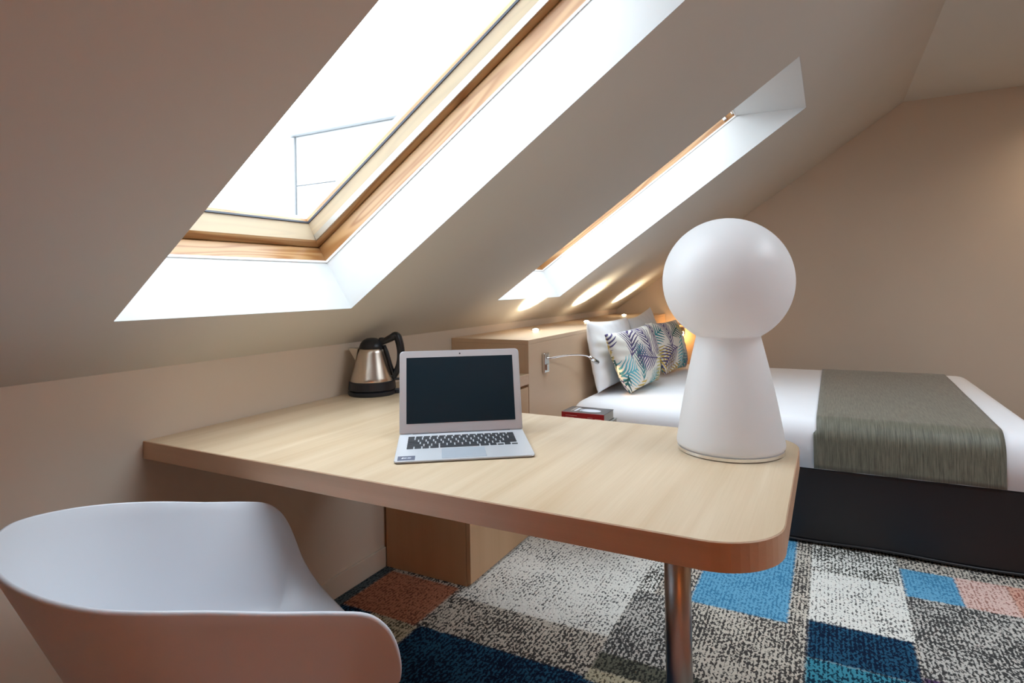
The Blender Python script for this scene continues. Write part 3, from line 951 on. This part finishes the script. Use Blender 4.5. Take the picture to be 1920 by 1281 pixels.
deck('trackpad', prism(rrect(0, 0.105, 0, 0.073, 0.003, 3), -0.0005, 0.0003), PADM, 0.110, 0.010)
stk = deck('sticker', box(0, 0.040, 0, 0.030, -0.0005, 0.0003), STICK, 0.008, 0.008)
for (x0, x1, y0, y1) in ((0.0085, 0.0115, 0.011, 0.020), (0.0125, 0.0195, 0.0130, 0.0175), (0.0215, 0.0295, 0.0130, 0.0175)):
    sk = 0.0025
    bmk = bmesh.new()
    bmk.faces.new([bmk.verts.new(v) for v in ((x0, y0, 0.0004), (x1, y0, 0.0004), (x1 + sk, y1, 0.0004), (x0 + sk, y1, 0.0004))])
    link('sticker_print', to_mesh(bmk), PRINT, stk)
# keys
P = 0.0191; kx0 = 0.0235; ky0 = 0.0985
meshes = {}


def key(x, y, w, d):
    kk = (round(w, 4), round(d, 4))
    if kk not in meshes:
        meshes[kk] = box(-w / 2, w / 2, -d / 2, d / 2, -0.0002, 0.0011, 0.0007, 1); meshes[kk].materials.append(KEYM)
    deck('key', meshes[kk], None, x, y)


rows_ = [[1, 1, 1, 1.25, 5.25, 1.25, 1, 'arrows'], [2.25] + [1] * 10 + [2.25], [1.75] + [1] * 11 + [1.75], [1.5] + [1] * 12 + [1], [1] * 13 + [1.5], [14.5 / 14] * 14]
for r_, row in enumerate(rows_):
    y = ky0 + r_ * 0.0187 + (0.0 if r_ < 5 else -0.0040)
    x = kx0
    d = 0.0158 if r_ < 5 else 0.0085
    for wv in row:
        if wv == 'arrows':
            for q in range(3):
                if q == 1: key(x + (q + 0.5) * P * 0.92, y + 0.0042, P * 0.92 - 0.003, 0.0072)
                key(x + (q + 0.5) * P * 0.92, y - 0.0042, P * 0.92 - 0.003, 0.0072)
            continue
        key(x + wv * P / 2, y, wv * P - 0.0032, d)
        x += wv * P
# lid
LT = math.radians(17)
HYL, HZL = LD - 0.010, 0.0165
lid = link('lid', prism(rrect(0, LW, 0, 0.222, [0.004, 0.004, 0.011, 0.011], 5), -0.0048, 0.0, 0.001), SILVER, lap)
ML = Matrix.Translation((0, HYL, HZL)) @ Matrix.Rotation(math.pi / 2 - LT, 4, 'X')
lid.matrix_local = ML
link('bezel', prism(rrect(0.002, LW - 0.002, 0.002, 0.220, [0.003, 0.003, 0.010, 0.010], 5), 0.0, 0.0006), BEZ, lid)
link('screen', box(0.0185, LW - 0.0185, 0.026, 0.2035, 0.0005, 0.0010), SCREEN, lid)
wc = link('webcam', lathe([(0.0, 0.0006), (0.0022, 0.0006), (0.0022, 0.0009), (0, 0.0009)], 12), BLACK, lid); wc.location = (LW / 2, 0.212, 0)
link('hinge', tube([(0.035, HYL + 0.001, HZL - 0.003), (LW - 0.035, HYL + 0.001, HZL - 0.003)], 0.0035, 10), GASKET, lap)

# ------------------------------------------------------------------ kettle
kt = empty('electric_kettle', (0.096, 0.668, DZ), (0, 0, YAW))
tag(kt, 'steel and black cordless kettle on the desk by the knee wall', 'kettle')
link('power_base', lathe([(0.0, 0.0), (0.087, 0.0), (0.090, 0.003), (0.090, 0.014), (0.085, 0.017), (0.0, 0.018)], 56), BLACK, kt, smooth=False)
link('lower_collar', lathe([(0.0, 0.018), (0.086, 0.018), (0.0895, 0.022), (0.087, 0.050), (0.083, 0.053), (0.0, 0.053)], 56), BLACK, kt, smooth=False)
BK = plain('brushed_kettle_steel', (0.70, 0.62, 0.54), 0.27, 1.0, var=0.05, scale=20)
link('body', lathe([(0.0825, 0.0525), (0.083, 0.056), (0.080, 0.066), (0.066, 0.115), (0.053, 0.160), (0.051, 0.170), (0.046, 0.176), (0.0, 0.177)], 64, cap=False), BK, kt, smooth=True)
BRIGHT = plain('bright_spout_steel', (0.85, 0.78, 0.70), 0.5, 0.8)
# spout: open triangular beak
bm = bmesh.new()
A_ = [(-0.046, -0.030, 0.176), (-0.090, -0.003, 0.178), (-0.090, 0.003, 0.178), (-0.046, 0.030, 0.176)]
bv = [bm.verts.new(v) for v in A_]
low = bm.verts.new((-0.061, 0.0, 0.122)); ms = [bm.verts.new((-0.056, -0.020, 0.140)), bm.verts.new((-0.056, 0.020, 0.140))]
bm.faces.new((bv[0], bv[1], low, ms[0])); bm.faces.new((bv[1], bv[2], low)); bm.faces.new((bv[2], bv[3], ms[1], low)); bm.faces.new(bv)
link('spout', to_mesh(bm), BRIGHT, kt)
link('lid', lathe([(0.0, 0.176), (0.047, 0.176), (0.0475, 0.181), (0.042, 0.195), (0.032, 0.207), (0.018, 0.214), (0.0, 0.216)], 48), BLACK, kt, smooth=True)
link('lid_button', box(0.028, 0.050, -0.012, 0.012, 0.196, 0.216, 0.006, 3), BLACK, kt, smooth=True)
hp = catmull([(0.030, 0, 0.196), (0.052, 0, 0.203), (0.074, 0, 0.213), (0.095, 0, 0.222), (0.106, 0, 0.200), (0.112, 0, 0.160), (0.108, 0, 0.118), (0.095, 0, 0.085), (0.082, 0, 0.062)], 6)
link('handle', tube(hp, [0.0105 + 0.005 * math.sin(math.pi * i / (len(hp) - 1)) for i in range(len(hp))], 14, flat=1.25), BLACK, kt, smooth=True)
link('back_strip', tube([(0.047, 0, 0.185), (0.058, 0, 0.160), (0.072, 0, 0.110), (0.085, 0, 0.065)], 0.007, 10, flat=1.8), BLACK, kt, smooth=True)
link('switch', box(0.082, 0.108, -0.010, 0.010, 0.052, 0.060, 0.003), BLACK, kt)
link('cord_outlet', box(0.080, 0.108, -0.008, 0.008, 0.0015, 0.020, 0.004), BLACK, kt)

# ------------------------------------------------------------------ chair
ch = empty('tub_chair', (0.665, -0.437, 0), (0, 0, math.atan2(-0.439, 0.898)))
tag(ch, 'white moulded plastic tub chair pulled up to the desk', 'chair')
HALF = [(0, -.384, .778), (.09, -.371, .775), (.15, -.346, .766), (.20, -.306, .754), (.236, -.258, .742), (.257, -.20, .729), (.270, -.13, .712), (.283, -.05, .689), (.296, .035, .667),
        (.3025, .085, .650), (.3035, .115, .622), (.300, .133, .588), (.289, .146, .548), (.264, .157, .508), (.210, .175, .468), (.10, .194, .446), (0, .199, .441)]
SEAT = [(0, -.248, .462), (.05, -.245, .462), (.09, -.234, .461), (.125, -.212, .460), (.155, -.178, .458), (.175, -.14, .456), (.190, -.09, .452), (.198, -.03, .449), (.200, .02, .446),
        (.198, .05, .444), (.196, .065, .443), (.194, .075, .442), (.190, .085, .441), (.175, .10, .440), (.14, .115, .439), (.07, .125, .438), (0, .128, .438)]
CEN = Vector((0, -0.05, 0.432))
sub = 4
def half_curve(pts):
    P_ = [Vector(p) for p in pts]
    mir = lambda v: Vector((-v.x, v.y, v.z))
    return catmull([mir(P_[1])] + P_ + [mir(P_[-2])], sub)[sub:-sub]
hr, sr = half_curve(HALF), half_curve(SEAT)
full_r = hr + [Vector((-p.x, p.y, p.z)) for p in hr[-2:0:-1]]
full_s = sr + [Vector((-p.x, p.y, p.z)) for p in sr[-2:0:-1]]
def bspline(ctrl, n):
    c = [ctrl[0] * 2 - ctrl[1]] + ctrl + [ctrl[-1] * 2 - ctrl[-2]]
    out = []
    segs = len(c) - 3
    for q in range(n + 1):
        x = q / n * segs; i = min(int(x), segs - 1); t = x - i
        a, b_, c_, d = c[i:i + 4]
        out.append(((1 - t) ** 3 * a + (3 * t ** 3 - 6 * t * t + 4) * b_ + (-3 * t ** 3 + 3 * t * t + 3 * t + 1) * c_ + t ** 3 * d) / 6)
    return out
bm = bmesh.new(); cols_ = []
NV = 22
for A_, B_ in zip(full_r, full_s):
    A_, B_ = A_.copy(), B_.copy(); off = Vector((0, 0.1, 0))
    A_ += off; B_ += off
    C_ = CEN + off
    ctrl = [A_, A_.lerp(B_, 0.25), A_.lerp(B_, 0.5), A_.lerp(B_, 0.75), A_.lerp(B_, 0.94), B_.lerp(C_, 0.10), B_.lerp(C_, 0.35), B_.lerp(C_, 0.7), C_]
    pts = bspline(ctrl, NV)
    pts[0] = A_
    cols_.append([bm.verts.new(p) for p in pts[:-1]])
cv = bm.verts.new(CEN + Vector((0, 0.1, 0)))
nc = len(cols_)
for i in range(nc):
    a, c = cols_[i], cols_[(i + 1) % nc]
    for k in range(len(a) - 1):
        bm.faces.new((a[k], a[k + 1], c[k + 1], c[k]))
    bm.faces.new((a[-1], cv, c[-1]))
sh = link('shell', to_mesh(bm), SHELL, ch, smooth=True)
so = sh.modifiers.new('thickness', 'SOLIDIFY'); so.thickness = 0.0085; so.offset = 0
bv = sh.modifiers.new('soft_rim', 'BEVEL'); bv.width = 0.0035; bv.segments = 3; bv.limit_method = 'ANGLE'; bv.angle_limit = math.radians(50)
link('leg_bracket', prism(rrect(-0.14, 0.14, -0.10, 0.16, 0.03, 4), 0.405, 0.428, 0.004), SHELL, ch)
for sx in (-1, 1):
    for sy in (-1, 1):
        p0 = Vector((sx * 0.11, 0.03 + sy * 0.10, 0.415)); p1 = Vector((sx * 0.23, 0.03 + sy * 0.215, 0.0))
        link('leg', tube([p0, p0.lerp(p1, 0.5), p1], [0.016, 0.014, 0.010], 14), SHELL, ch, smooth=True)

# ------------------------------------------------------------------ unseen wardrobe and floor lamp, added behind the camera for warm light
wd = empty('wardrobe', (2.7, YB + 0.3, 0))
tag(wd, 'unseen tall dark oak wardrobe, added along the wall opposite the bed for warm bounce', 'wardrobe')
link('body', box(1.15, 4.25, YB + 0.002, YB + 0.55, 0, 1.70, 0.002), OAK_D, wd, world=True)  # added wardrobe, its brown front warms the light bounced into view
for k in range(5):
    x0 = 1.15 + 0.62 * k
    d = link('door', box(x0 + 0.002, x0 + 0.618, YB + 0.5505, YB + 0.57, 0.06, 1.69, 0.0015), OAK_D, wd, world=True)
    link('handle', box(x0 + 0.57, x0 + 0.58, YB + 0.57, YB + 0.585, 0.9, 1.1, 0.002), STEEL, d, world=True)
fl = empty('added_floor_lamp', (2.35, -1.75, 0))
tag(fl, 'unseen amber shaded floor lamp, added to warm the camera side of the chair', 'lamp')
link('base', lathe([(0, 0), (0.14, 0), (0.14, 0.012), (0.02, 0.02), (0, 0.02)], 40), STEEL, fl)
link('pole', tube([(0, 0, 0.02), (0, 0, 0.70)], 0.011, 12), STEEL, fl, smooth=True)
m, nt, b = mat('amber_lamp_shade')
b.inputs['Base Color'].default_value = (0.9, 0.55, 0.28, 1); b.inputs['Roughness'].default_value = 0.8
tl = N(nt, 'ShaderNodeBsdfTranslucent'); tl.inputs['Color'].default_value = (0.95, 0.55, 0.24, 1)
mx = N(nt, 'ShaderNodeMixShader'); mx.inputs[0].default_value = 0.6
nt.links.new(b.outputs[0], mx.inputs[1]); nt.links.new(tl.outputs[0], mx.inputs[2]); nt.links.new(mx.outputs[0], nt.nodes['Material Output'].inputs[0])
link('shade', lathe([(0.19, 0.58), (0.15, 0.90)], 40, cap=False), m, fl, smooth=True)
link('shade_cap', lathe([(0, 0.897), (0.149, 0.897), (0.149, 0.901), (0, 0.901)], 40), OAK_D, fl)  # cap added to keep the amber light off the slope
link('bulb', lathe([(0, 0.70), (0.018, 0.71), (0.03, 0.74), (0.026, 0.77), (0, 0.785)], 20), LED_ORANGE, fl, smooth=True)
ld = bpy.data.lights.new('added_floor_lamp_glow', 'POINT'); ld.energy = 10; ld.color = (1.0, 0.46, 0.18); ld.shadow_soft_size = 0.035
lo = bpy.data.objects.new('added_floor_lamp_glow', ld); COL.objects.link(lo); lo.parent = fl; lo.location = (0, 0, 0.83)

# ------------------------------------------------------------------ unseen ceiling downlight, added for the warm band on the gable wall
def downlight(x, y, label, e):
    t = empty('added_downlight', (x, y, ZC))
    tag(t, label, 'light')
    link('trim_ring', lathe([(0.040, 0.0), (0.055, 0.0), (0.055, -0.003), (0.048, -0.006), (0.040, -0.004)], 32, cap=False), WHITE_METAL, t)
    link('lens', lathe([(0.0, -0.001), (0.039, -0.001), (0.036, -0.003), (0, -0.003)], 24), LED, t)
    ld = bpy.data.lights.new('added_downlight_beam', 'SPOT'); ld.energy = e; ld.color = (1.0, 0.78, 0.55); ld.spot_size = math.radians(150); ld.spot_blend = 1.0; ld.shadow_soft_size = 0.05
    lo = bpy.data.objects.new('added_downlight_beam', ld); COL.objects.link(lo); lo.parent = t; lo.location = (0, 0, -0.012)


downlight(3.35, 3.55, 'unseen warm ceiling downlight, added beside the gable wall for its band of light', 40)
